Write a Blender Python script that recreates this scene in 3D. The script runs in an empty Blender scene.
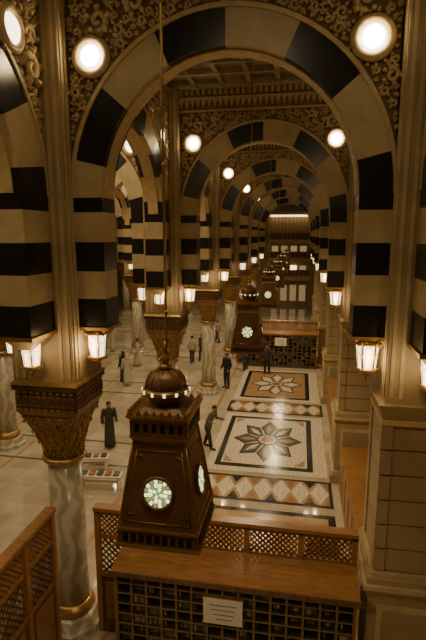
import bpy, math, random
from mathutils import Matrix, Vector
from math import sin, cos, pi, radians, sqrt
random.seed(4)
FLOOR=-7.9; CEIL=4.5
XL=-4.40; XR=1.95; XC=(XL+XR)/2; DX=6.35; Y1=8.1; DY=7.5; NR=6
# ---------------------------------------------------------------- materials
def mat(name,c1,c2=None,rough=.5,metal=0,scale=4,detail=4,bump=0,kind='noise',emis=None,es=0,spec=.5,stretch=(1,1,1),lo=.35,hi=.65):
    m=bpy.data.materials.new(name); m.use_nodes=True
    nt=m.node_tree; N=nt.nodes; L=nt.links
    b=N['Principled BSDF']; b.inputs['Roughness'].default_value=rough; b.inputs['Metallic'].default_value=metal
    b.inputs['Specular IOR Level'].default_value=spec
    b.inputs['Base Color'].default_value=(*c1,1)
    if c2 is not None:
        tc=N.new('ShaderNodeTexCoord'); mp=N.new('ShaderNodeMapping'); mp.inputs['Scale'].default_value=stretch
        L.new(tc.outputs['Object'],mp.inputs['Vector'])
        if kind=='noise':
            t=N.new('ShaderNodeTexNoise'); t.inputs['Scale'].default_value=scale; t.inputs['Detail'].default_value=detail; out=t.outputs['Fac']
        elif kind=='voro':
            t=N.new('ShaderNodeTexVoronoi'); t.feature='DISTANCE_TO_EDGE'; t.inputs['Scale'].default_value=scale; out=t.outputs['Distance']
        elif kind=='marble':
            t=N.new('ShaderNodeTexWave'); t.inputs['Scale'].default_value=scale; t.inputs['Distortion'].default_value=9; t.inputs['Detail'].default_value=4; t.inputs['Detail Scale'].default_value=1.5; out=t.outputs['Fac']
        L.new(mp.outputs[0],t.inputs['Vector'])
        r=N.new('ShaderNodeValToRGB'); r.color_ramp.elements[0].color=(*c1,1); r.color_ramp.elements[1].color=(*c2,1)
        r.color_ramp.elements[0].position=lo; r.color_ramp.elements[1].position=hi
        L.new(out,r.inputs[0]); L.new(r.outputs[0],b.inputs['Base Color'])
        if bump:
            bp=N.new('ShaderNodeBump'); bp.inputs['Strength'].default_value=bump; bp.inputs['Distance'].default_value=.02
            L.new(out,bp.inputs['Height']); L.new(bp.outputs[0],b.inputs['Normal'])
    if emis: 
        b.inputs['Emission Color'].default_value=(*emis,1); b.inputs['Emission Strength'].default_value=es
    return m
M={}
M['cream']=mat('cream_stone',(.46,.36,.195),(.57,.455,.26),rough=.42,scale=2.5,bump=.05)
M['dark']=mat('dark_stone',(.010,.010,.010),(.020,.018,.017),rough=.28,scale=5)
M['stone']=mat('beige_stone',(.34,.25,.13),(.42,.315,.175),rough=.5,scale=1.5,bump=.05)
M['groove']=mat('stone_groove',(.12,.09,.05),rough=.8)
M['spand']=mat('carved_ground',(.15,.105,.05),(.23,.165,.08),rough=.7,scale=9,bump=.2)
M['carve']=mat('carved_relief',(.50,.37,.18),(.62,.47,.25),rough=.45,scale=8,metal=.1)
M['marble']=mat('white_marble',(.40,.35,.26),(.58,.52,.40),rough=.25,scale=1.3,kind='marble',lo=.2,hi=.8)
M['gold']=mat('gold_arabesque',(.05,.03,.012),(.40,.25,.085),rough=.4,metal=.6,scale=15,kind='voro',lo=.03,hi=.09,bump=.5)
M['brass']=mat('brass',(.40,.245,.09),(.50,.315,.12),rough=.36,metal=.7,scale=6)
M['bronze']=mat('bronze',(.22,.12,.055),(.30,.17,.08),rough=.42,metal=.3,scale=5,bump=.03)
M['bronzed']=mat('bronze_dark',(.085,.05,.026),(.13,.078,.04),rough=.4,metal=.25,scale=9)
M['black']=mat('black_void',(.008,.007,.006),rough=.7)
M['wood']=mat('orange_wood',(.27,.125,.042),(.39,.19,.066),rough=.4,scale=3,stretch=(1,6,6),bump=.03)
M['woodd']=mat('brown_wood',(.11,.055,.022),(.19,.095,.038),rough=.45,scale=3,stretch=(6,6,1))
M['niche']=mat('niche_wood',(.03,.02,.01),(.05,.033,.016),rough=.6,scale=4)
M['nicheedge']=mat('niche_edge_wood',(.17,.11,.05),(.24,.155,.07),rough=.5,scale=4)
M['book1']=mat('book_cover_brown',(.20,.11,.05),(.27,.16,.07),rough=.6,scale=8)
M['book2']=mat('book_cover_tan',(.42,.33,.2),(.5,.4,.25),rough=.6,scale=8)
M['book3']=mat('book_cover_green',(.07,.11,.06),(.11,.15,.08),rough=.6,scale=8)
M['lamp']=mat('lamp_glass',(1,.95,.8),emis=(1,.88,.60),es=5)
M['lant']=mat('lantern_glass',(1,.9,.7),emis=(1,.78,.48),es=3.6)
M['glassw']=mat('lit_glass_white',(.9,.9,.7),emis=(1,.95,.55),es=1.8)
M['glassg']=mat('lit_glass_green',(.3,.5,.2),emis=(.42,.58,.18),es=.6)
M['sign']=mat('sign_board',(.72,.68,.56),rough=.5)
M['ink']=mat('sign_ink',(.15,.15,.15),rough=.6)
M['glow']=mat('lit_recess',(.5,.36,.18),emis=(1,.68,.32),es=.28)
M['fwhite']=mat('inlay_white',(.62,.54,.40),(.74,.66,.51),rough=.18,scale=2,kind='marble')
M['fblack']=mat('inlay_black',(.02,.02,.02),(.035,.033,.03),rough=.18,scale=3)
M['ftan']=mat('inlay_tan',(.36,.22,.10),(.44,.28,.14),rough=.2,scale=3)
M['frust']=mat('inlay_rust',(.30,.12,.045),(.38,.165,.07),rough=.2,scale=3)
M['fgreen']=mat('inlay_greygreen',(.09,.095,.065),(.14,.14,.10),rough=.2,scale=3)
M['ceil']=mat('ceiling_plaster',(.14,.095,.045),(.20,.14,.07),rough=.7,scale=3)
M['ceilrib']=mat('ceiling_rib',(.22,.155,.075),(.28,.2,.1),rough=.6,scale=6)
def floor_mat():
    m=bpy.data.materials.new('floor_marble'); m.use_nodes=True; nt=m.node_tree; N=nt.nodes; L=nt.links
    b=N['Principled BSDF']; b.inputs['Roughness'].default_value=.06; b.inputs['Specular IOR Level'].default_value=1.0
    tc=N.new('ShaderNodeTexCoord')
    br=N.new('ShaderNodeTexBrick'); br.offset=0; br.inputs['Scale'].default_value=1
    br.inputs['Color1'].default_value=(.50,.43,.315,1); br.inputs['Color2'].default_value=(.59,.515,.385,1); br.inputs['Mortar'].default_value=(.36,.30,.21,1)
    br.inputs['Brick Width'].default_value=1.0; br.inputs['Row Height'].default_value=1.0; br.inputs['Mortar Size'].default_value=.008
    L.new(tc.outputs['Object'],br.inputs['Vector'])
    ns=N.new('ShaderNodeTexNoise'); ns.inputs['Scale'].default_value=.9; ns.inputs['Detail'].default_value=6
    L.new(tc.outputs['Object'],ns.inputs['Vector'])
    mx=N.new('ShaderNodeMix'); mx.data_type='RGBA'; mx.blend_type='MULTIPLY'; mx.inputs['Factor'].default_value=.5
    L.new(br.outputs['Color'],mx.inputs['A'])
    mr=N.new('ShaderNodeValToRGB'); mr.color_ramp.elements[0].color=(.55,.52,.47,1); mr.color_ramp.elements[1].color=(1,1,1,1)
    mr.color_ramp.elements[0].position=.35; mr.color_ramp.elements[1].position=.6
    L.new(ns.outputs['Fac'],mr.inputs[0]); L.new(mr.outputs[0],mx.inputs['B'])
    L.new(mx.outputs['Result'],b.inputs['Base Color']); return m
M['floor']=floor_mat()
# ---------------------------------------------------------------- mesh builder
class MB:
    def __init__(s): s.v=[];s.f=[];s.m=[];s.s=[];s.names=[];s.M=Matrix.Identity(4)
    def add(s,vs,fs,mt,smooth=False):
        o=len(s.v); s.v+=[tuple(s.M@Vector(p)) for p in vs]
        if mt not in s.names: s.names.append(mt)
        k=s.names.index(mt)
        for f in fs: s.f.append([o+i for i in f]); s.m.append(k); s.s.append(smooth)
    def hexa(s,p,mt): s.add(p,[(0,3,2,1),(4,5,6,7),(0,1,5,4),(1,2,6,5),(2,3,7,6),(3,0,4,7)],mt)
    def box(s,x0,x1,y0,y1,z0,z1,mt):
        s.hexa([(x0,y0,z0),(x1,y0,z0),(x1,y1,z0),(x0,y1,z0),(x0,y0,z1),(x1,y0,z1),(x1,y1,z1),(x0,y1,z1)],mt)
    def frus(s,z0,a0,z1,a1,mt,cx=0,cy=0,b0=None,b1=None):
        b0=a0 if b0 is None else b0; b1=a1 if b1 is None else b1
        s.hexa([(cx-a0,cy-b0,z0),(cx+a0,cy-b0,z0),(cx+a0,cy+b0,z0),(cx-a0,cy+b0,z0),(cx-a1,cy-b1,z1),(cx+a1,cy-b1,z1),(cx+a1,cy+b1,z1),(cx-a1,cy+b1,z1)],mt)
    def lathe(s,prof,n,mt,cx=0,cy=0,smooth=True,rot=0):
        vs=[];fs=[]
        for r,z in prof:
            for i in range(n):
                a=2*pi*i/n+rot; vs.append((cx+r*cos(a),cy+r*sin(a),z))
        for j in range(len(prof)-1):
            for i in range(n):
                k=(i+1)%n; fs.append((j*n+i,j*n+k,(j+1)*n+k,(j+1)*n+i))
        fs.append(tuple(range(n-1,-1,-1))); fs.append(tuple((len(prof)-1)*n+i for i in range(n)))
        s.add(vs,fs,mt,smooth)
    def rings(s,rings,mt,smooth=True,cap=True):
        n=len(rings[0]); vs=[p for r in rings for p in r]; fs=[]
        for j in range(len(rings)-1):
            for i in range(n):
                k=(i+1)%n; fs.append((j*n+i,j*n+k,(j+1)*n+k,(j+1)*n+i))
        if cap: fs.append(tuple(range(n-1,-1,-1))); fs.append(tuple((len(rings)-1)*n+i for i in range(n)))
        s.add(vs,fs,mt,smooth)
    def tube(s,pts,rad,n,mt,smooth=True):
        pts=[Vector(p) for p in pts]; R=[]
        for i,p in enumerate(pts):
            t=(pts[min(i+1,len(pts)-1)]-pts[max(i-1,0)]).normalized()
            u=Vector((0,1,0)) if abs(t.y)<.9 else Vector((1,0,0))
            a=t.cross(u).normalized(); b=t.cross(a).normalized()
            r=rad[i] if isinstance(rad,(list,tuple)) else rad
            R.append([tuple(p+a*r*cos(2*pi*k/n)+b*r*sin(2*pi*k/n)) for k in range(n)])
        s.rings(R,mt,smooth)
    def poly(s,pts,z0,z1,mt):
        n=len(pts); vs=[(x,y,z0) for x,y in pts]+[(x,y,z1) for x,y in pts]
        fs=[tuple(range(n-1,-1,-1)),tuple(range(n,2*n))]+[(i,(i+1)%n,n+(i+1)%n,n+i) for i in range(n)]
        s.add(vs,fs,mt)
    def mesh(s,name):
        me=bpy.data.meshes.new(name); me.from_pydata(s.v,[],s.f)
        for n in s.names: me.materials.append(M[n])
        me.polygons.foreach_set('material_index',s.m); me.polygons.foreach_set('use_smooth',s.s)
        import bmesh
        bm=bmesh.new(); bm.from_mesh(me); bmesh.ops.recalc_face_normals(bm,faces=bm.faces); bm.to_mesh(me); bm.free()
        me.update(); return me
def put(name,me,loc=(0,0,0),rz=0,parent=None,scale=None):
    o=bpy.data.objects.new(name,me); o.location=loc; o.rotation_euler=(0,0,rz)
    if scale: o.scale=scale
    bpy.context.collection.objects.link(o)
    if parent: o.parent=parent
    return o
RX=Matrix.Rotation(pi/2,4,'X')
# ---------------------------------------------------------------- arches
def pack(inside,n,rmin,rmax,seed):
    rnd=random.Random(seed); C=[]
    for it in range(7000):
        if len(C)>=n: break
        u=rnd.uniform(0,3.2); z=rnd.uniform(.8,3.72)
        r=inside(u,z)
        for (a,b,c) in C: r=min(r,sqrt((a-u)**2+(b-z)**2)-c)
        rr=rmax if it<2000 else rmax*.6
        if r>rmin*(1 if it>3000 else 2.2): C.append((u,z,min(r,rr)))
    return C
def arch_mesh(name,hin,w,vs,zc,m,hspan,th,lu,lz,seed):
    mb=MB(); hout=hin+w; pe=hspan-.56
    P=lambda r,a:(r*cos(a),zc+r*vs*sin(a))
    bl=[0]; a=90/m
    while a<180-1e-6: bl.append(a); a+=180/m
    bl.append(180)
    def voss(r0,r1,a0,a1,t,mt,n=3):
        for k in range(n):
            b0=radians(a0+(a1-a0)*k/n); b1=radians(a0+(a1-a0)*(k+1)/n)
            q=[P(r0,b0),P(r1,b0),P(r1,b1),P(r0,b1)]
            mb.hexa([(x,-t,z) for x,z in q]+[(x,t,z) for x,z in q],mt)
    for i in range(len(bl)-1):
        mt='dark' if i%2==0 else 'cream'
        voss(hin,hout,bl[i],bl[i+1],th,mt)
    for i in range(36): voss(hout-.01,hout+.055,i*5,i*5+5,th+.035,'carve',1)
    for i in range(36): voss(hin-.03,hin+.03,i*5,i*5+5,th*.55,'carve',1)
    seg=[(.38,.62,'dark'),(-.12,.38,'cream'),(-.62,-.12,'dark'),(-1.10,-.62,'cream'),(-1.60,-1.10,'dark')]
    for sg in (-1,1):
        x0,x1=sorted((sg*hin,sg*(hspan-.5)))
        for z0,z1,mt in seg: mb.box(x0,x1,-th,th,z0,z1,mt)
        mb.box(*sorted((sg*(hin-.04),sg*(hspan-.5))),-th-.04,th+.04,-1.66,-1.60,'brass')
        mb.frus(-1.86,w*.30,-1.66,w*.5,'stone',cx=sg*(hin+w*.6),b0=.12,b1=th)
    t=th-.03; N=48
    for i in range(N):
        p=P(hout-.02,pi*i/N); q=P(hout-.02,pi*(i+1)/N)
        mb.hexa([(p[0],-t,p[1]),(q[0],-t,q[1]),(q[0],-t,CEIL),(p[0],-t,CEIL),(p[0],t,p[1]),(q[0],t,q[1]),(q[0],t,CEIL),(p[0],t,CEIL)],'spand')
    mb.box(-pe,pe,-t-.04,t+.04,3.72,3.78,'carve'); mb.box(-pe,pe,-t-.07,t+.07,4.08,4.14,'carve')
    mb.box(-pe,pe,-t-.14,t+.14,4.38,4.5,'carve')
    n=int(pe*2/.17); d=2*pe/n
    for sd in (-1,1):
        for i in range(n):
            x=-pe+d*(i+.5)
            y0=sd*t; y1=sd*(t+.06)
            q=[(x-d*.45,4.08),(x+d*.45,4.08),(x,3.82)]
            mb.add([(a,y0,b) for a,b in q]+[(a,y1,b) for a,b in q],[(0,1,2),(3,4,5),(0,1,4,3),(1,2,5,4),(2,0,3,5)],'carve')
            mb.box(x-d*.3,x+d*.3,*sorted((y0,sd*(t+.1))),4.2,4.36,'carve')
    inside=lambda u,z:min(pe-.03-u,3.70-z,(sqrt(u*u+((z-zc)/vs)**2)-hout-.07)*min(1,vs),sqrt((u-lu)**2+(z-lz)**2)-.36)
    C=pack(inside,60,.035,.24,seed)
    for sd in (-1,1):
        y=sd*(t+.01)
        for sx in (-1,1):
            for k,(u,z,r) in enumerate(C):
                a0=math.atan2(lz-z,lu-u); dr=1 if k%2 else -1; pts=[];rad=[]
                T=14 if r>.09 else 9
                for j in range(T):
                    f=j/(T-1); aa=a0+dr*f*2*pi*1.2; rr=r*.84*(1-.80*f)
                    pts.append((sx*(u+rr*cos(aa)),y+sd*.03*f,z+rr*sin(aa))); rad.append((.30*r+.008)*(1-.40*f))
                mb.tube(pts,rad,6,'carve')
                for q in range(5 if r>.09 else 2):
                    aa=a0+dr*(1.0+1.2*q); c1,s1=cos(aa),sin(aa)
                    mb.tube([(sx*(u+r*.7*c1),y,z+r*.7*s1),(sx*(u+r*1.0*c1),y+sd*.04,z+r*1.0*s1),(sx*(u+r*1.32*c1-r*.2*s1),y,z+r*1.32*s1+r*.2*c1)],[.2*r,.32*r,.03*r],6,'carve')
            mb.M=Matrix.Translation((sx*lu,sd*t,lz))@(RX if sd<0 else Matrix.Rotation(-pi/2,4,'X'))
            mb.lathe([(.32,0),(.33,.06),(.29,.10),(.235,.11),(.205,.05)],28,'carve')
            mb.lathe([(.20,.02),(.197,.07),(.16,.10),(.1,.113),(.02,.115)],28,'lamp')
            for j in range(18):
                a=2*pi*j/18; mb.lathe([(.02,0),(.034,.04),(.012,.08)],6,'carve',cx=.365*cos(a),cy=.365*sin(a))
            mb.M=Matrix.Identity(4)
    return mb.mesh(name)
TH=.28
AT=arch_mesh('striped_arch',2.08,.50,1.07,.62,7,3.175,TH,2.16,2.80,3)
AL=arch_mesh('striped_arch_long',2.40,.76,.86,.62,9,3.75,TH,2.38,2.86,8)
# ---------------------------------------------------------------- lantern
mb=MB()
mb.lathe([(.10,-.02),(.17,.0),(.185,.04),(.16,.05)],6,'brass',smooth=False)
mb.lathe([(.135,.05),(.17,.40)],6,'lant',smooth=False)
for i in range(6):
    a=2*pi*i/6; mb.tube([(.137*cos(a),.137*sin(a),.04),(.174*cos(a),.174*sin(a),.41)],.014,5,'brass')
    b=a+2*pi/6
    for (z0,z1,zt) in ((.06,.22,.28),(.24,.34,.39)):
        rr=lambda z:.139+.1*(z-.05)
        f=lambda t,z:(rr(z)*(cos(a)*(1-t)+cos(b)*t),rr(z)*(sin(a)*(1-t)+sin(b)*t),z)
        mb.tube([f(.2,z0),f(.2,z1),f(.5,zt),f(.8,z1),f(.8,z0)],.006,4,'brass')
    mb.tube([(.19*cos(a),.19*sin(a),.41),(.215*cos(a),.215*sin(a),.46),(.20*cos(a),.20*sin(a),.50)],[.016,.013,.005],5,'brass')
mb.lathe([(.20,.40),(.21,.43),(.15,.47),(.14,.54),(.07,.60),(.03,.64),(.045,.67),(.01,.74)],12,'brass')
mb.lathe([(.01,-.16),(.03,-.12),(.02,-.09),(.07,-.05),(.10,-.02)],10,'brass')
mb.tube([(0,0,.66),(0,0,.78)],.014,6,'brass')
LAN=mb.mesh('wall_lantern')
# ---------------------------------------------------------------- columns
def upper(mb):
    mb.box(-.58,.58,-.58,.58,-2.6,CEIL,'stone')
    for s in (-1,1):
        for u in (-.50,-.36,.36,.50):
            mb.box(u-.03,u+.03,s*.58-.02,s*.58+.02,-2.5,4.3,'cream'); mb.box(s*.58-.02,s*.58+.02,u-.03,u+.03,-2.5,4.3,'cream')
def bracket(mb,k=1,dz=0):
    mb.frus(dz-2.46,.72*k,dz-2.40,.69*k,'brass'); mb.box(-.70*k,.70*k,-.70*k,.70*k,dz-2.56,dz-2.46,'bronzed')
    mb.box(-.65*k,.65*k,-.65*k,.65*k,dz-2.95,dz-2.56,'bronzed'); mb.frus(dz-3.08,.58*k,dz-2.95,.67*k,'bronze')
    n=9
    for i in range(n):
        u=(-.57+1.14*i/(n-1))*k
        for s in (-1,1):
            q=s*.65*k
            for sw in (0,1):
                def bx(a,b,z0,z1,mt):
                    if sw==0: mb.box(u-a,u+a,q-b,q+b,dz+z0,dz+z1,mt)
                    else: mb.box(q-b,q+b,u-a,u+a,dz+z0,dz+z1,mt)
                bx(.048,.025,-2.86,-2.66,'bronze'); bx(.028,.035,-2.82,-2.70,'bronzed'); bx(.035,.03,-2.62,-2.575,'brass'); bx(.045,.028,-2.94,-2.90,'brass')
mb=MB(); upper(mb); bracket(mb,.89,-.17)
def capr(f,a):
    rr=.35+.02*f+.16*f**1.8
    c,s=cos(a),sin(a); e=1/max(abs(c),abs(s)); e=1+(e-1)*min(1,f*1.1)
    return rr*e
R=[]
ZB,ZT=-4.18,-3.25
for j in range(9):
    f=j/8; z=ZB+(ZT-ZB)*f
    R.append([(capr(f,2*pi*i/32+pi/4)*cos(2*pi*i/32+pi/4),capr(f,2*pi*i/32+pi/4)*sin(2*pi*i/32+pi/4),z) for i in range(32)])
mb.rings(R,'gold')
for i in range(16):
    for dr in (-1,1):
        pts=[]
        for j in range(7):
            f=j/6*.96+.02; a=2*pi*i/16+dr*f*2*pi/8; r=capr(f,a)+.008
            pts.append((r*cos(a),r*sin(a),ZB+(ZT-ZB)*f))
        mb.tube(pts,.014,4,'brass')
    for j in (1,3,5,7):
        f=j/8; a=2*pi*i/16; r=capr(f,a)+.008; z=ZB+(ZT-ZB)*f
        mb.tube([(r*cos(a),r*sin(a),z-.05),((r+.015)*cos(a),(r+.015)*sin(a),z),(r*cos(a),r*sin(a),z+.05)],[.005,.02,.005],5,'brass')
mb.lathe([(.35,-4.27),(.40,-4.25),(.42,-4.21),(.40,-4.17),(.36,-4.15)],24,'brass')
mb.lathe([(.35,-7.35),(.34,-6),(.325,-4.25)],28,'marble')
mb.lathe([(.42,-7.52),(.45,-7.45),(.42,-7.38),(.38,-7.34),(.35,-7.3)],24,'brass')
mb.lathe([(.62,FLOOR),(.62,-7.78),(.56,-7.74),(.52,-7.66),(.50,-7.56),(.43,-7.52)],8,'marble',smooth=False,rot=pi/8)
COL=mb.mesh('marble_column')
mb=MB(); upper(mb)
mb.frus(-2.86,.59,-2.6,.68,'stone'); mb.box(-.62,.62,-.62,.62,-2.94,-2.86,'carve')
z=-2.94
while z>-5.45:
    z1=max(z-.43,-5.5); mb.box(-.58,.58,-.58,.58,z1+.025,z,'stone'); mb.box(-.555,.555,-.555,.555,z1,z1+.03,'groove')
    for s in (-1,1):
        for q in (-1,1): mb.box(s*.52-.09,s*.52+.09,q*.52-.09,q*.52+.09,z1+.03,z,'stone')
    z=z1
for (h,z0,z1,mt) in ((.64,-5.58,-5.5,'cream'),(.70,-5.68,-5.58,'stone'),(.76,-5.76,-5.68,'cream'),(.72,-5.86,-5.76,'brass'),(.68,-7.5,-5.86,'stone'),(.74,-7.62,-7.5,'cream'),(.80,FLOOR,-7.62,'stone')):
    mb.box(-h,h,-h,h,z0,z1,mt)
for s in (-1,1):
    for (a0,a1) in ((-.52,.52),):
        mb.box(a0,a1,s*.68-.015,s*.68+.015,-7.3,-6.05,'cream'); mb.box(a0+.08,a1-.08,s*.70-.01,s*.70+.01,-7.2,-6.15,'stone')
        mb.box(s*.68-.015,s*.68+.015,a0,a1,-7.3,-6.05,'cream'); mb.box(s*.70-.01,s*.70+.01,a0+.08,a1-.08,-7.2,-6.15,'stone')
PIER=mb.mesh('stone_pier')
for k in range(NR):
    y=Y1+DY*k
    for x in (XL,XL-DX,XL-2*DX): put('marble_column',COL,(x,y,0))
    put('stone_pier',PIER,(XR,y,0))
    for i,x in enumerate((XC,XC-DX,XC-2*DX)): put('striped_arch',AT,(x,y,0))
for k in range(-1,NR):
    y=Y1+DY*(k+.5)
    for x in (XL,XR,XL-DX): 
        put('striped_arch',AL,(x,y,0),rz=pi/2)
LZ=-2.20
for k in range(NR):
    y=Y1+DY*k
    for x in (XL,XR,XL-DX):
        if x!=XL-DX:
            sx=1 if x==XL else -1
            put('wall_lantern',LAN,(x+sx*.82,y-.12,LZ),scale=(1.12,)*3)
        if x==XL: put('wall_lantern',LAN,(x-.82,y-.12,LZ),scale=(1.12,)*3)
        put('wall_lantern',LAN,(x,y-.92,LZ),scale=(1.12,)*3)
        put('wall_lantern',LAN,(x,y+.92,LZ),scale=(1.12,)*3)
# ---------------------------------------------------------------- shell
YE=56
mb=MB(); mb.box(-23,4,-5,YE,FLOOR-.2,FLOOR,'floor'); put('floor',mb.mesh('floor'))
mb=MB(); mb.box(-23,4,-5,YE,CEIL,CEIL+.2,'ceil')
for k in range(-1,NR):
    y0=Y1+DY*k+.4
    for i in range(8):
        mb.box(XL,XR,y0+.4+i*.85-.07,y0+.4+i*.85+.07,4.36,CEIL,'ceilrib')
    for i in range(8): mb.box(XL+.3+i*.83-.07,XL+.3+i*.83+.07,y0,y0+6.7,4.38,CEIL,'ceilrib')
    mb.lathe([(.5,CEIL),(.5,4.36),(.4,4.33),(.3,4.35),(.1,4.30)],16,'carve',cx=XC,cy=y0+3.3)
put('ceiling',mb.mesh('ceiling'))
mb=MB(); mb.box(3.4,3.6,-5,YE,FLOOR,CEIL,'stone')
for i in range(30): mb.box(3.36,3.4,-4+i*2-.05,-4+i*2+.05,FLOOR,CEIL,'groove')
put('wall_right',mb.mesh('wall_right'))
mb=MB(); mb.box(-23.2,-23,-5,YE,FLOOR,CEIL,'stone'); 
for i in range(14): mb.box(-23,-22.9,-3+i*4,-1.5+i*4,FLOOR+.5,FLOOR+4.5,'woodd')
put('wall_left',mb.mesh('wall_left'))
mb=MB(); mb.box(-23.2,3.6,-5.2,-5,FLOOR,CEIL,'stone'); put('wall_front',mb.mesh('wall_front'))
mb=MB(); mb.box(-23.2,3.6,YE,YE+.2,FLOOR,CEIL,'stone'); put('wall_back',mb.mesh('wall_back'))
mb=MB(); yb=54.6
mb.box(XL+.3,XR-.3,yb+.6,yb+.98,FLOOR,3.6,'stone')
for z,h in ((2.2,.35),(-.9,.4),(-2.9,.4),(-5.0,.5)):
    mb.box(XL+.3,XR-.3,yb-.5,yb+.7,z,z+h,'carve'); mb.box(XL+.3,XR-.3,yb-.55,yb-.5,z+h,z+h+.7,'woodd') if z<2 else None
    for i in range(12):
        x=XL+.6+i*.46; mb.box(x-.03,x+.03,yb-.6,yb-.52,z+h,z+h+.75,'brass') if z<2 else None
mb.box(XL+1.0,XR-1.0,yb-.1,yb+.1,2.0,2.15,'lant')
for i in range(4):
    x=XL+1.2+i*1.05
    mb.box(x,x+.7,yb+.5,yb+.62,-7.4,-5.6,'glow'); mb.box(x,x+.7,yb+.5,yb+.62,-3.9,-3.4,'lant' if i in(1,2) else 'glow'); mb.box(x,x+.7,yb+.5,yb+.62,-1.9,-1.2,'glow')
    for j in range(5): mb.box(x+.14*j,x+.03+.14*j,yb+.42,yb+.5,-7.5,-5.1,'woodd')
for i in range(12): mb.box(XL+.9+i*.4-.04,XL+.9+i*.4+.04,yb+.4,yb+.6,-.5,2.0,'carve')
for s in (XL+.3,XR-.9): mb.box(s,s+.6,yb-.7,yb+.6,FLOOR,2.2,'stone')
put('gallery_balcony',mb.mesh('gallery_balcony'))
# ---------------------------------------------------------------- floor inlay
def panel(cy,field,petal,petal2,name):
    mb=MB(); hx,hy=1.70,2.35
    mb.box(-hx-.28,hx+.45,-hy-.3,hy+.3,FLOOR-.0,FLOOR+.006,'fwhite')
    mb.box(-hx,hx,-hy,hy,FLOOR,FLOOR+.010,'fblack')
    mb.box(-hx+.20,hx-.20,-hy+.24,hy-.24,FLOOR,FLOOR+.014,field)
    kx,ky=1.34,1.90
    for i in range(8):
        a=2*pi*i/8
        def kite(s0,s1,wd,mt,z):
            pts=[]
            for (r,da) in ((s0,0),(s1*.68,-wd),(s1,0),(s1*.68,wd)):
                pts.append((kx*r*cos(a+da),ky*r*sin(a+da)))
            mb.poly(pts,FLOOR,FLOOR+z,mt)
        kite(.10,1.0,.37,'fblack',.018); kite(.17,.93,.30,petal if i%2==0 else petal2,.022)
        if petal=='fgreen': kite(.30,.80,.15,'fwhite' if i%2 else 'ftan',.025)
    mb.poly([(kx*.30*cos(2*pi*i/16),ky*.25*sin(2*pi*i/16)) for i in range(16)],FLOOR,FLOOR+.028,'fblack')
    mb.poly([(kx*.26*cos(2*pi*i/16),ky*.21*sin(2*pi*i/16)) for i in range(16)],FLOOR,FLOOR+.030,'fwhite')
    mb.poly([(kx*(.23 if i%2 else .15)*cos(2*pi*i/16),ky*(.19 if i%2 else .12)*sin(2*pi*i/16)) for i in range(16)],FLOOR,FLOOR+.033,'frust')
    for sx in (-1,1):
        for sy in (-1,1):
            x=sx*(hx-.28); y=sy*(hy-.32)
            mb.poly([(x,y),(x-sx*.38,y),(x,y-sy*.5)],FLOOR,FLOOR+.018,'ftan')
    put(name,mb.mesh(name),(-1.05,cy,0))
panel(17.75,'fwhite','fgreen','fgreen','floor_inlay_panel')
panel(25.0,'ftan','fwhite','fwhite','floor_inlay_panel')
def diamonds(y0,y1):
    mb=MB(); x0,x1=-3.0,1.1
    mb.box(x0-.1,x1+.1,y0-.12,y1+.12,FLOOR,FLOOR+.006,'fblack'); mb.box(x0,x1,y0,y1,FLOOR,FLOOR+.010,'ftan')
    n=7; d=(x1-x0)/n; cy=(y0+y1)/2; h=(y1-y0)/2
    for i in range(n):
        cx=x0+d*(i+.5)
        mb.poly([(cx-d/2,cy),(cx,cy-h),(cx+d/2,cy),(cx,cy+h)],FLOOR,FLOOR+.016,'fwhite')
    for i in range(n+1):
        cx=x0+d*i
        for yy,s in ((y0,1),(y1,-1)):
            a=max(cx-d*.30,x0); b=min(cx+d*.30,x1)
            mb.poly([(a,yy),(b,yy),(cx,yy+s*h*.6)],FLOOR,FLOOR+.02,'frust' if i%2 else 'fblack')
    put('floor_inlay_border',mb.mesh('floor_inlay_border'))
diamonds(13.4,14.7); diamonds(20.75,21.95)
mb=MB(); mb.box(-3.1,1.2,9.6,12.9,FLOOR,FLOOR+.006,'fblack'); mb.box(-2.9,1.0,9.8,12.7,FLOOR,FLOOR+.01,'ftan')
put('floor_inlay_panel',mb.mesh('floor_inlay_tan'))
mb=MB()
for x in (XL,XL-DX,XL-2*DX):
    for o in (-.8,.8): mb.box(x+o-.06,x+o+.06,-4,52,FLOOR,FLOOR+.004,'ftan')
for k in range(NR):
    for o in (-.9,.9): mb.box(-22,XL-.9,Y1+DY*k+o-.06,Y1+DY*k+o+.06,FLOOR,FLOOR+.0045,'fgreen')
put('floor_inlay_strips',mb.mesh('floor_inlay_strips'))
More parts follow.
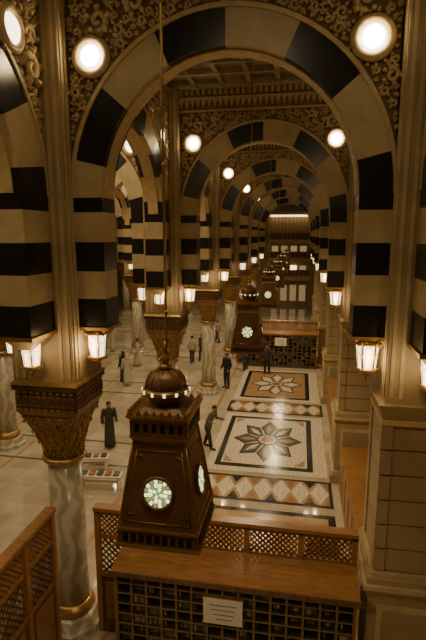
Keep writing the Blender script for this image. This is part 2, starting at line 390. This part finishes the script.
# ---------------------------------------------------------------- lattice + rack
def lattice(mb,u0,u1,v0,v1,sp,w,t,mt,f):
    W=u1-u0;H=v1-v0
    for sg in (1,-1):
        c=-H if sg==1 else 0
        lim=W if sg==1 else W+H
        c+=sp*.5
        while c<lim:
            if sg==1: va=max(0,-c); vb=min(H,W-c)
            else: va=max(0,c-W); vb=min(H,c)
            if vb-va>.02:
                ua=c+sg*va; ub=c+sg*vb; h=w*.7
                p=[(ua-h,va),(ua+h,va),(ub+h,vb),(ub-h,vb)]
                p=[(min(max(a,0),W),b) for a,b in p]
                mb.hexa([f(u0+a,v0+b,-t) for a,b in p]+[f(u0+a,v0+b,t) for a,b in p],mt)
            c+=sp
def screen(mb,u0,u1,zt,f,nseg):
    def bx(a0,a1,d0,d1,z0,z1,mt):
        mb.hexa([f(a0,z0,d0),f(a1,z0,d0),f(a1,z0,d1),f(a0,z0,d1),f(a0,z1,d0),f(a1,z1,d0),f(a1,z1,d1),f(a0,z1,d1)],mt)
    bx(u0,u1,-.10,.10,zt-.07,zt,'wood'); bx(u0,u1,-.06,.06,zt-.13,zt-.07,'woodd')
    bx(u0,u1,-.04,.04,zt-.66,zt-.58,'wood'); bx(u0,u1,-.04,.04,zt-1.5,zt-1.42,'wood'); bx(u0,u1,-.05,.05,FLOOR,FLOOR+.18,'woodd')
    d=(u1-u0)/nseg
    for i in range(nseg+1):
        u=u0+d*i; u=min(max(u,u0+.05),u1-.05)
        bx(u-.05,u+.05,-.06,.06,FLOOR,zt-.07,'wood')
    for i in range(nseg):
        a=u0+d*i+.05;b=u0+d*(i+1)-.05
        lattice(mb,a,b,zt-.58,zt-.13,.105,.034,.015,'wood',f)
        lattice(mb,a,b,zt-1.42,zt-.66,.13,.036,.015,'woodd',f)
        bx(a,b,-.02,.02,FLOOR+.18,zt-1.5,'woodd')
        bx(a+.12,b-.12,-.035,.035,FLOOR+.3,zt-1.62,'wood')
def rack():
    mb=MB()
    x0,x1=-2.05,2.05; h=-5.88; nc=15; d=(x1-x0)/nc
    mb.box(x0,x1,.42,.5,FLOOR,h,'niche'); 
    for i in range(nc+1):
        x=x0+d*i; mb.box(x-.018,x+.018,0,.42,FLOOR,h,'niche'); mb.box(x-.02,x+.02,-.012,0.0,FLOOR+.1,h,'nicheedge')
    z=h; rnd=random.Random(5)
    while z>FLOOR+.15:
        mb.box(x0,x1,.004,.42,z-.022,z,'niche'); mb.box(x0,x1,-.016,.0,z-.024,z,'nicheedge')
        zb=z-.205
        if zb>FLOOR+.12:
            for i in range(nc):
                if rnd.random()<.75:
                    x=x0+d*i+.03; dep=rnd.uniform(.03,.10)
                    while x<x0+d*(i+1)-.06:
                        w=rnd.uniform(.03,.055); hh=rnd.uniform(.10,.14)
                        mb.box(x,x+w*.9,dep+rnd.uniform(0,.03),.40,zb,zb+hh,rnd.choice(('book1','book1','book2','book3'))); x+=w
                        if rnd.random()<.12: break
        z=zb
    mb.box(x0,x1,0,.42,FLOOR,FLOOR+.1,'woodd')
    mb.box(x0-.04,x0-.018,-.03,.5,FLOOR,h,'wood'); mb.box(x1+.018,x1+.04,-.03,.5,FLOOR,h,'wood')
    mb.hexa([(x0-.08,-.08,h),(x1+.08,-.08,h),(x1+.08,.70,h),(x0-.08,.70,h),(x0-.08,-.08,h+.06),(x1+.08,-.08,h+.06),(x1+.08,.70,h+.14),(x0-.08,.70,h+.14)],'wood')
    mb.box(x0-.1,x1+.1,-.11,-.08,h-.03,h+.07,'woodd')
    return mb
rm=rack().mesh('cubby_shelf')
sc=MB(); screen(sc,-3.78,1.16,-5.16,lambda u,v,d:(u,8.0+d,v),5)
put('cubby_shelf',rm,(-1.0,7.2,0)); put('lattice_screen',sc.mesh('lattice_screen'))
sc=MB(); screen(sc,-3.78,1.16,-5.15,lambda u,v,d:(u,29.2+d,v),5)
put('cubby_shelf',rm,(-.97,28.4,0)); put('lattice_screen',sc.mesh('lattice_screen_b'))
sc=MB(); screen(sc,1.8,7.4,-4.90,lambda u,v,d:(XL+.05+d,u,v),6); put('lattice_screen',sc.mesh('lattice_screen_c'))
def sign(x,y,z):
    mb=MB(); mb.box(-.34,.34,-.02,.02,-.24,.24,'sign')
    for i in range(4): mb.box(-.24+.04*i,.24-.03*i,-.026,-.02,.12-.09*i,.132-.09*i,'ink')
    mb.box(-.36,.36,-.012,.025,-.26,-.24,'brass'); mb.box(-.36,.36,-.012,.025,.24,.26,'brass')
    put('notice_sign',mb.mesh('notice_sign'),(x,y,z))
sign(-1.12,7.15,-6.36); sign(-1.0,28.35,-6.3)
def cabinet(y0,y1):
    mb=MB(); x0,x1=1.45,2.3; z=FLOOR+1.35
    mb.box(x0,x1,y0,y1,FLOOR,z,'woodd'); mb.box(x0-.05,x1,y0-.03,y1+.03,z,z+.07,'wood')
    n=6; d=(y1-y0)/n
    for i in range(n): mb.box(x0-.02,x0,y0+d*i+.08,y0+d*(i+1)-.08,FLOOR+.2,z-.12,'wood')
    mb.box(x0-.03,x1,y0,y1,FLOOR,FLOOR+.1,'wood')
    put('wooden_cabinet',mb.mesh('wooden_cabinet'))
cabinet(9.3,14.5); cabinet(16.7,22.0); cabinet(24.1,28.2)
# ---------------------------------------------------------------- tower lantern
mb=MB()
b0,b1,t1=-2.82,-2.66,-1.84
mb.box(-.405,.405,-.405,.405,b0,b0+.03,'brass'); mb.frus(b0+.03,.388,b1,.373,'bronze'); mb.box(-.388,.388,-.388,.388,b1,b1+.022,'brass')
FB,FT=.368,.248
mb.frus(b1+.022,FB,t1,FT,'bronze')
for s in range(4):
    mb.M=Matrix.Rotation(s*pi/2,4,'Z')
    for i in range(9):
        x=-.30+.075*i; mb.box(x-.022,x+.022,-.392,-.375,b0+.055,b0+.125,'black')
        mb.box(x+.034,x+.041,-.393,-.375,b0+.04,b0+.14,'brass')
    mb.tube([(-FB,-FB,b1+.02),(-FT,-FT,t1)],.013,5,'brass')
    sl=(FB-FT)/(t1-b1-.022)
    yf=lambda z:-(FB-(z-b1-.022)*sl)
    zc=-2.30
    for (zz) in (-2.58,-1.92):
        w=-yf(zz)-.05; mb.tube([(-w,yf(zz),zz),(w,yf(zz),zz)],.007,4,'brass')
    for q in (-1,1):
        mb.tube([(q*(-yf(-2.58)-.05),yf(-2.58),-2.58),(q*(-yf(-1.92)-.05),yf(-1.92),-1.92)],.007,4,'brass')
        for zz in (-2.53,-1.99):
            x=q*(-yf(zz)-.10); pts=[]
            for j in range(9):
                f=j/8; aa=f*7; pts.append((x+q*.035*(1-.7*f)*cos(aa),yf(zz)-.003,zz+.035*(1-.7*f)*sin(aa)))
            mb.tube(pts,.006,4,'brass')
    base=mb.M.copy()
    mb.M=base@Matrix.Translation((0,yf(zc),zc))@Matrix.Rotation(pi/2-math.atan(sl),4,'X')
    mb.lathe([(.160,-.005),(.162,.02),(.148,.032),(.132,.03),(.130,.0)],28,'bronze')
    mb.lathe([(.13,0),(.13,.008)],28,'black',smooth=False)
    for r0,r1,nn,mats in ((.016,.052,8,('glassg','glassw')),(.057,.090,12,('glassw','glassg','glassw')),(.095,.127,16,('glassw','glassg'))):
        for j in range(nn):
            a0=2*pi*j/nn+.05; a1=2*pi*(j+1)/nn-.05
            am=(a0+a1)/2
            mb.poly([(r0*cos(a0),r0*sin(a0)),(r1*cos(a0),r1*sin(a0)),(r1*1.02*cos(am),r1*1.02*sin(am)),(r1*cos(a1),r1*sin(a1)),(r0*cos(a1),r0*sin(a1))],.008,.013,mats[j%len(mats)])
    mb.lathe([(.013,.0),(.008,.016)],8,'glassg')
    mb.M=base
    for i in range(6):
        x=-.2+.08*i
        mb.box(x-.02,x+.02,-.274,-.26,-1.74,-1.66,'black')
    for i in range(8):
        x=-.255+.073*i
        mb.add([(x-.03,-.29,-1.585),(x+.03,-.29,-1.585),(x,-.29,-1.53),(x-.03,-.27,-1.585),(x+.03,-.27,-1.585),(x,-.27,-1.53)],[(0,1,2),(3,5,4),(0,3,4,1),(1,4,5,2),(2,5,3,0)],'brass')
    mb.M=Matrix.Identity(4)
mb.frus(t1,.25,-1.79,.28,'brass'); mb.box(-.27,.27,-.27,.27,-1.79,-1.62,'bronze'); mb.frus(-1.62,.28,-1.585,.305,'brass')
mb.frus(-1.585,.22,-1.54,.17,'bronze')
mb.lathe([(.10,-1.56),(.13,-1.54),(.17,-1.49),(.20,-1.44),(.215,-1.425),(.215,-1.395),(.20,-1.38)],24,'bronze')
mb.lathe([(.216,-1.43),(.224,-1.41),(.216,-1.39)],24,'brass')
mb.lathe([(.195,-1.39),(.18,-1.31),(.14,-1.25),(.08,-1.215),(.04,-1.20)],24,'bronze')
for i in range(12):
    a=2*pi*i/12
    mb.tube([(.198*cos(a),.198*sin(a),-1.38),(.184*cos(a),.184*sin(a),-1.31),(.143*cos(a),.143*sin(a),-1.25),(.07*cos(a),.07*sin(a),-1.21)],.007,4,'brass')
    mb.lathe([(.015,-1.425),(.015,-1.395)],6,'glassw',cx=.214*cos(a+.2),cy=.214*sin(a+.2))
mb.lathe([(.05,-1.21),(.075,-1.19),(.04,-1.17),(.03,-1.15),(.055,-1.12),(.055,-1.10),(.02,-1.07),(.018,-1.05),(.034,-1.03),(.014,-1.0),(.012,-.95)],14,'brass')
mb.tube([(.012,0,-1.12),(.012,0,4.5)],.011,6,'brass')
for z in (-.7,.6,1.9): mb.lathe([(.011,z),(.02,z+.02),(.011,z+.04)],8,'brass',cx=.012)
mb.lathe([(.08,4.5),(.08,4.47),(.03,4.42),(.02,4.40)],12,'brass')
TL=mb.mesh('hanging_tower_lantern')
for k in range(NR): put('hanging_tower_lantern',TL,(-1.21,4.2+7.5*k,-.02))
# ---------------------------------------------------------------- people
def cm(name,c): 
    if name not in M: M[name]=mat(name,c,tuple(x*1.15 for x in c),rough=.8,scale=12)
    return name
cm('skin',(.38,.22,.13)); cm('hair',(.02,.016,.012))
def person(name,x,y,rz,robe=(.03,.03,.03),trouser=None,cover=None,stride=.0,lean=0,arm=(0,0),h=1.0,zoff=0):
    e=bpy.data.objects.new(name,None); e.location=(x,y,FLOOR+.006+zoff); e.rotation_euler=(0,0,rz); e.scale=(h,h,h); bpy.context.collection.objects.link(e)
    rb=cm('cloth_%d_%d_%d'%tuple(int(c*100) for c in robe),robe)
    L=lambda z:lean*max(0,z-.9)
    V=[];E=[];Rr=[]
    def a(p,r,par=None):
        V.append((p[0],p[1]+L(p[2]),p[2])); Rr.append(r)
        if par is not None: E.append((par,len(V)-1))
        return len(V)-1
    pel=a((0,0,.95),(.13,.10)); sp=a((0,0,1.15),(.12,.09),pel); ch=a((0,0,1.34),(.14,.10),sp); nk=a((0,.0,1.47),(.05,.05),ch); hd=a((0,.01,1.54),(.055,.06),nk)
    hands=[]
    for s in (-1,1):
        st=stride*s
        hp=a((s*.09,0,.90),(.08,.08),pel); kn=a((s*.10,st*.45+.02,.50),(.055,.055),hp); an=a((s*.10,st-.02,.09),(.038,.038),kn); a((s*.11,st+.14,.035),(.04,.028),an)
        lift=arm[0 if s<0 else 1]
        sh=a((s*.18,0,1.40),(.055,.055),ch)
        el=(s*.235,-.05+.12*lift-stride*s*.3,1.12+.02*lift); wr=(s*(.245-.05*lift),.06+.27*lift-stride*s*.5,.88+.28*lift)
        ei=a(el,(.043,.043),sh); wi=a(wr,(.027,.027),ei)
        d=(Vector(wr)-Vector(el)).normalized()
        pm=Vector(wr)+d*.06; pi_=a(tuple(pm),(.034,.02),wi)
        for k in range(4):
            o=Vector((.0,(k-1.5)*.018,0)); ln=(.055,.07,.075,.062)[k]
            q=a(tuple(pm+d*.03+o),(.0095,.0095),pi_); a(tuple(pm+d*(.03+ln)+o+Vector((-s*.018,0,0))),(.008,.008),q)
        q=a(tuple(pm+Vector((-s*.01,.04,0))),(.010,.010),pi_); a(tuple(pm+d*.04+Vector((-s*.02,.05,0))),(.008,.008),q)
        hands.append(((s*.18,0,1.40),el,wr))
    me=bpy.data.meshes.new('body'); me.from_pydata(V,E,[]); me.materials.append(M['skin'])
    o=put('body',me,parent=e); md=o.modifiers.new('Skin','SKIN'); md.use_smooth_shade=True
    sd=o.data.skin_vertices[0].data
    for i,r in enumerate(Rr): sd[i].radius=r
    sd[0].use_root=True
    ss=o.modifiers.new('Sub','SUBSURF'); ss.levels=1; ss.render_levels=1
    mb=MB()
    def sect(prof,mt,folds=0):
        R=[]
        for z,rx,ry,oy in prof:
            R.append([(rx*cos(2*pi*i/24)*(1+folds*(1 if z<.9 else .2)*sin(7*2*pi*i/24)),oy+L(z)+ry*sin(2*pi*i/24)*(1+folds*(1 if z<.9 else .2)*cos(5*2*pi*i/24)),z) for i in range(24)])
        mb.rings(R,mt)
    S=abs(stride)
    if trouser is None:
        sect([(.07,.20,.16+S*.9,0),(.3,.19,.15+S*.6,0),(.6,.175,.14+S*.3,0),(.92,.165,.13,0),(1.1,.155,.12,0),(1.3,.185,.13,0),(1.40,.185,.11,0),(1.445,.12,.09,0),(1.49,.062,.062,0)],rb,.07)
    else:
        tr=cm('cloth_%d_%d_%d'%tuple(int(c*100) for c in trouser),trouser)
        sect([(.80,.175,.135,0),(.92,.17,.13,0),(1.1,.155,.12,0),(1.3,.185,.13,0),(1.40,.185,.11,0),(1.445,.12,.09,0),(1.49,.062,.062,0)],rb,.03)
        for s in (-1,1):
            st=stride*s; mb.tube([(s*.085,0,.93),(s*.09,0,.80),(s*.10,st*.45+.02,.50),(s*.10,st-.02,.08)],[.10,.095,.075,.062],12,tr)
            mb.tube([(s*.10,st-.06,.045),(s*.105,st+.03,.045),(s*.11,st+.14,.035),(s*.112,st+.19,.03)],[.035,.045,.042,.02],8,'hair')
    for sh,el,wr in hands:
        f=lambda p:(p[0],p[1]+L(p[2]),p[2]); m1=Vector(el)*.25+Vector(wr)*.75
        mb.tube([f((sh[0]*.75,0,1.41)),f(sh),f(el),f(m1),f(wr)],[.07,.075,.062,.058,.055],10,rb)
    R=[]; hy=L(1.58)+.012
    for z,rx,ry,oy in ((1.49,.035,.04,.02),(1.505,.05,.062,.022),(1.54,.066,.080,.016),(1.58,.074,.092,.006),(1.62,.077,.097,-.002),(1.66,.070,.088,-.006),(1.695,.048,.06,-.008),(1.71,.012,.02,-.008)):
        R.append([(rx*cos(2*pi*i/20),hy+oy+ry*sin(2*pi*i/20),z) for i in range(20)])
    mb.rings(R,'skin')
    mb.tube([(0,hy+.093,1.625),(0,hy+.112,1.585),(0,hy+.10,1.575)],[.008,.014,.008],6,'skin')
    for s in (-1,1):
        mb.lathe([(.002,1.602),(.011,1.608),(.011,1.616),(.002,1.622)],8,'hair',cx=s*.03,cy=hy+.088)
        mb.tube([(s*.076,hy-.01,1.57),(s*.088,hy-.015,1.60),(s*.078,hy-.01,1.63)],[.008,.014,.008],6,'skin')
    mb.tube([(-.022,hy+.093,1.545),(0,hy+.099,1.545),(.022,hy+.093,1.545)],[.003,.006,.003],5,'frust')
    hc='hair' if cover is None else cm('cover_%d'%int(cover[0]*100),cover)
    prof=[(1.595,.079,.085,-.022),(1.63,.083,.099,-.012),(1.665,.078,.095,-.012),(1.70,.055,.067,-.012),(1.722,.014,.02,-.012)]
    if cover is not None: prof=[(1.42,.15,.11,-.03),(1.50,.10,.085,-.03),(1.56,.092,.085,-.03)]+prof
    R=[[(rx*cos(2*pi*i/20),hy+oy+ry*sin(2*pi*i/20),z) for i in range(20)] for z,rx,ry,oy in prof]
    mb.rings(R,hc)
    put('clothes_and_head',mb.mesh('clothes'),parent=e)
    return e
person('man_in_dark_robe',-6.87,16.1,-2.6,robe=(.05,.045,.036),stride=.10,arm=(.6,.2),h=1.05)
person('woman_in_pale_robe',-8.9,23.5,.5,robe=(.50,.45,.36),cover=(.52,.48,.38),stride=.12)
person('man_in_black_clothes',-3.6,24.0,2.6,robe=(.02,.02,.022),trouser=(.03,.03,.035),arm=(.3,.3),h=1.08)
person('man_walking',-6.5,28.6,.4,robe=(.40,.36,.28),trouser=(.04,.04,.045),stride=.2)
person('man_walking',-6.0,29.3,2.8,robe=(.08,.07,.06),trouser=(.03,.03,.03),stride=.15)
person('man_leaning_forward',-3.2,16.7,-1.9,robe=(.16,.14,.11),trouser=(.04,.04,.04),stride=.2,lean=.4,arm=(1,.8))
person('man_standing',-1.7,26.9,3.0,robe=(.05,.05,.055),trouser=(.03,.03,.035),stride=.08,zoff=.02)
person('man_standing',.6,9.5,3.0,robe=(.03,.03,.03))
person('man_in_pale_robe',-12.5,30.5,1.0,robe=(.48,.43,.35),cover=(.4,.38,.3))
person('woman_in_dark_robe',-11.6,21.5,2.0,robe=(.03,.03,.03),cover=(.03,.03,.03),stride=.1)
person('woman_in_dark_robe',-8.6,33.5,2.6,robe=(.03,.03,.03),cover=(.04,.04,.04),stride=.1)
person('man_walking',-5.9,34.5,1.2,robe=(.3,.27,.2),trouser=(.05,.05,.05),stride=.22)
person('man_in_pale_robe',-9.6,27.2,2.0,robe=(.46,.42,.34),stride=.15)
person('man_in_dark_robe',-8.6,11.3,.6,robe=(.03,.028,.028),stride=.05,h=1.0)
person('man_walking',-3.0,27.4,.3,robe=(.10,.09,.08),trouser=(.05,.05,.05),stride=.2)
person('woman_in_dark_robe',-9.3,24.0,1.0,robe=(.04,.035,.04),cover=(.03,.03,.03))
person('man_walking',-7.6,26.2,-1.2,robe=(.14,.12,.1),trouser=(.05,.05,.05),stride=.2)
def stand(x,y,rz):
    mb=MB(); mb.box(-.7,.7,-.2,.2,.42,.48,'sign')
    for s in (-1,1): 
        mb.box(s*.6-.03,s*.6+.03,-.18,.18,.0,.42,'sign')
    mb.box(-.6,.6,-.02,.02,.2,.26,'sign')
    for i in range(5): mb.box(-.6+.26*i,-.42+.26*i,-.12,.12,.48,.53,'wood' if i%2 else 'fgreen')
    put('low_book_stand',mb.mesh('low_book_stand'),(x,y,FLOOR+.005),rz)
stand(-6.9,14.3,.2); stand(-6.0,13.2,.1)
# ---------------------------------------------------------------- lights
W=(1,.69,.34); W2=(1,.76,.44)
def area(x,y,z,size,p,rot=(0,0,0),col=W,shape='DISK'):
    l=bpy.data.lights.new('lamp_or_fill_light','AREA'); l.shape=shape; l.size=size; l.energy=p; l.color=col  # used for the modelled lamps and for added fill lights without a fixture
    o=bpy.data.objects.new('lamp_or_fill_light',l); o.location=(x,y,z); o.rotation_euler=rot; bpy.context.collection.objects.link(o)
def point(x,y,z,p,r=.05,col=W):
    l=bpy.data.lights.new('lantern_light','POINT'); l.energy=p; l.shadow_soft_size=r; l.color=col
    o=bpy.data.objects.new('lantern_light',l); o.location=(x,y,z); bpy.context.collection.objects.link(o)
area(-1.22,2.6,4.3,1.2,95,col=W2)  # added fill above the view, brightens the camera-facing arches and piers
for k in range(0,NR):
    yb=4.2+7.5*k
    area(-1.21,yb,-2.87,.6,115 if k else 50,col=W2)
    area(XC-DX,yb,4.4,1.6,250 if k else 130,col=W2)  # hidden downlight added under the aisle ceiling to brighten the floor
    area(XC-2*DX,yb,4.4,1.6,170,col=W2)  # same added fill for the outer aisle, no fixture there
for k in range(0,4):
    for s in (-1,1):
        area(XC+s*2.16,Y1+DY*k-TH-.095,2.80,.30,15,rot=(pi/2,0,0),col=W2)
        area(XC+s*2.16,Y1+DY*k+TH+.095,2.80,.30,15,rot=(-pi/2,0,0),col=W2)
for k in range(0,3):
    y=Y1+DY*k
    for (x,yy) in ((XL+.82,y-.12),(XR-.82,y-.12),(XL,y-.92),(XR,y-.92)):
        point(x+(.3 if x<0 else -.3)*(0 if abs(yy-y)<.5 else 1),yy-.28,-1.96,8)
w=bpy.data.worlds.new('World'); bpy.context.scene.world=w; w.use_nodes=True
w.node_tree.nodes['Background'].inputs[0].default_value=(.9,.65,.35,1); w.node_tree.nodes['Background'].inputs[1].default_value=.03
# ---------------------------------------------------------------- camera
cam=bpy.data.cameras.new('camera'); co=bpy.data.objects.new('camera',cam); bpy.context.collection.objects.link(co)
cam.lens=27; cam.sensor_width=36; cam.clip_start=.05
co.location=(0,0,0); co.rotation_euler=(pi/2-radians(10.04),0,radians(10.24))
bpy.context.scene.camera=co
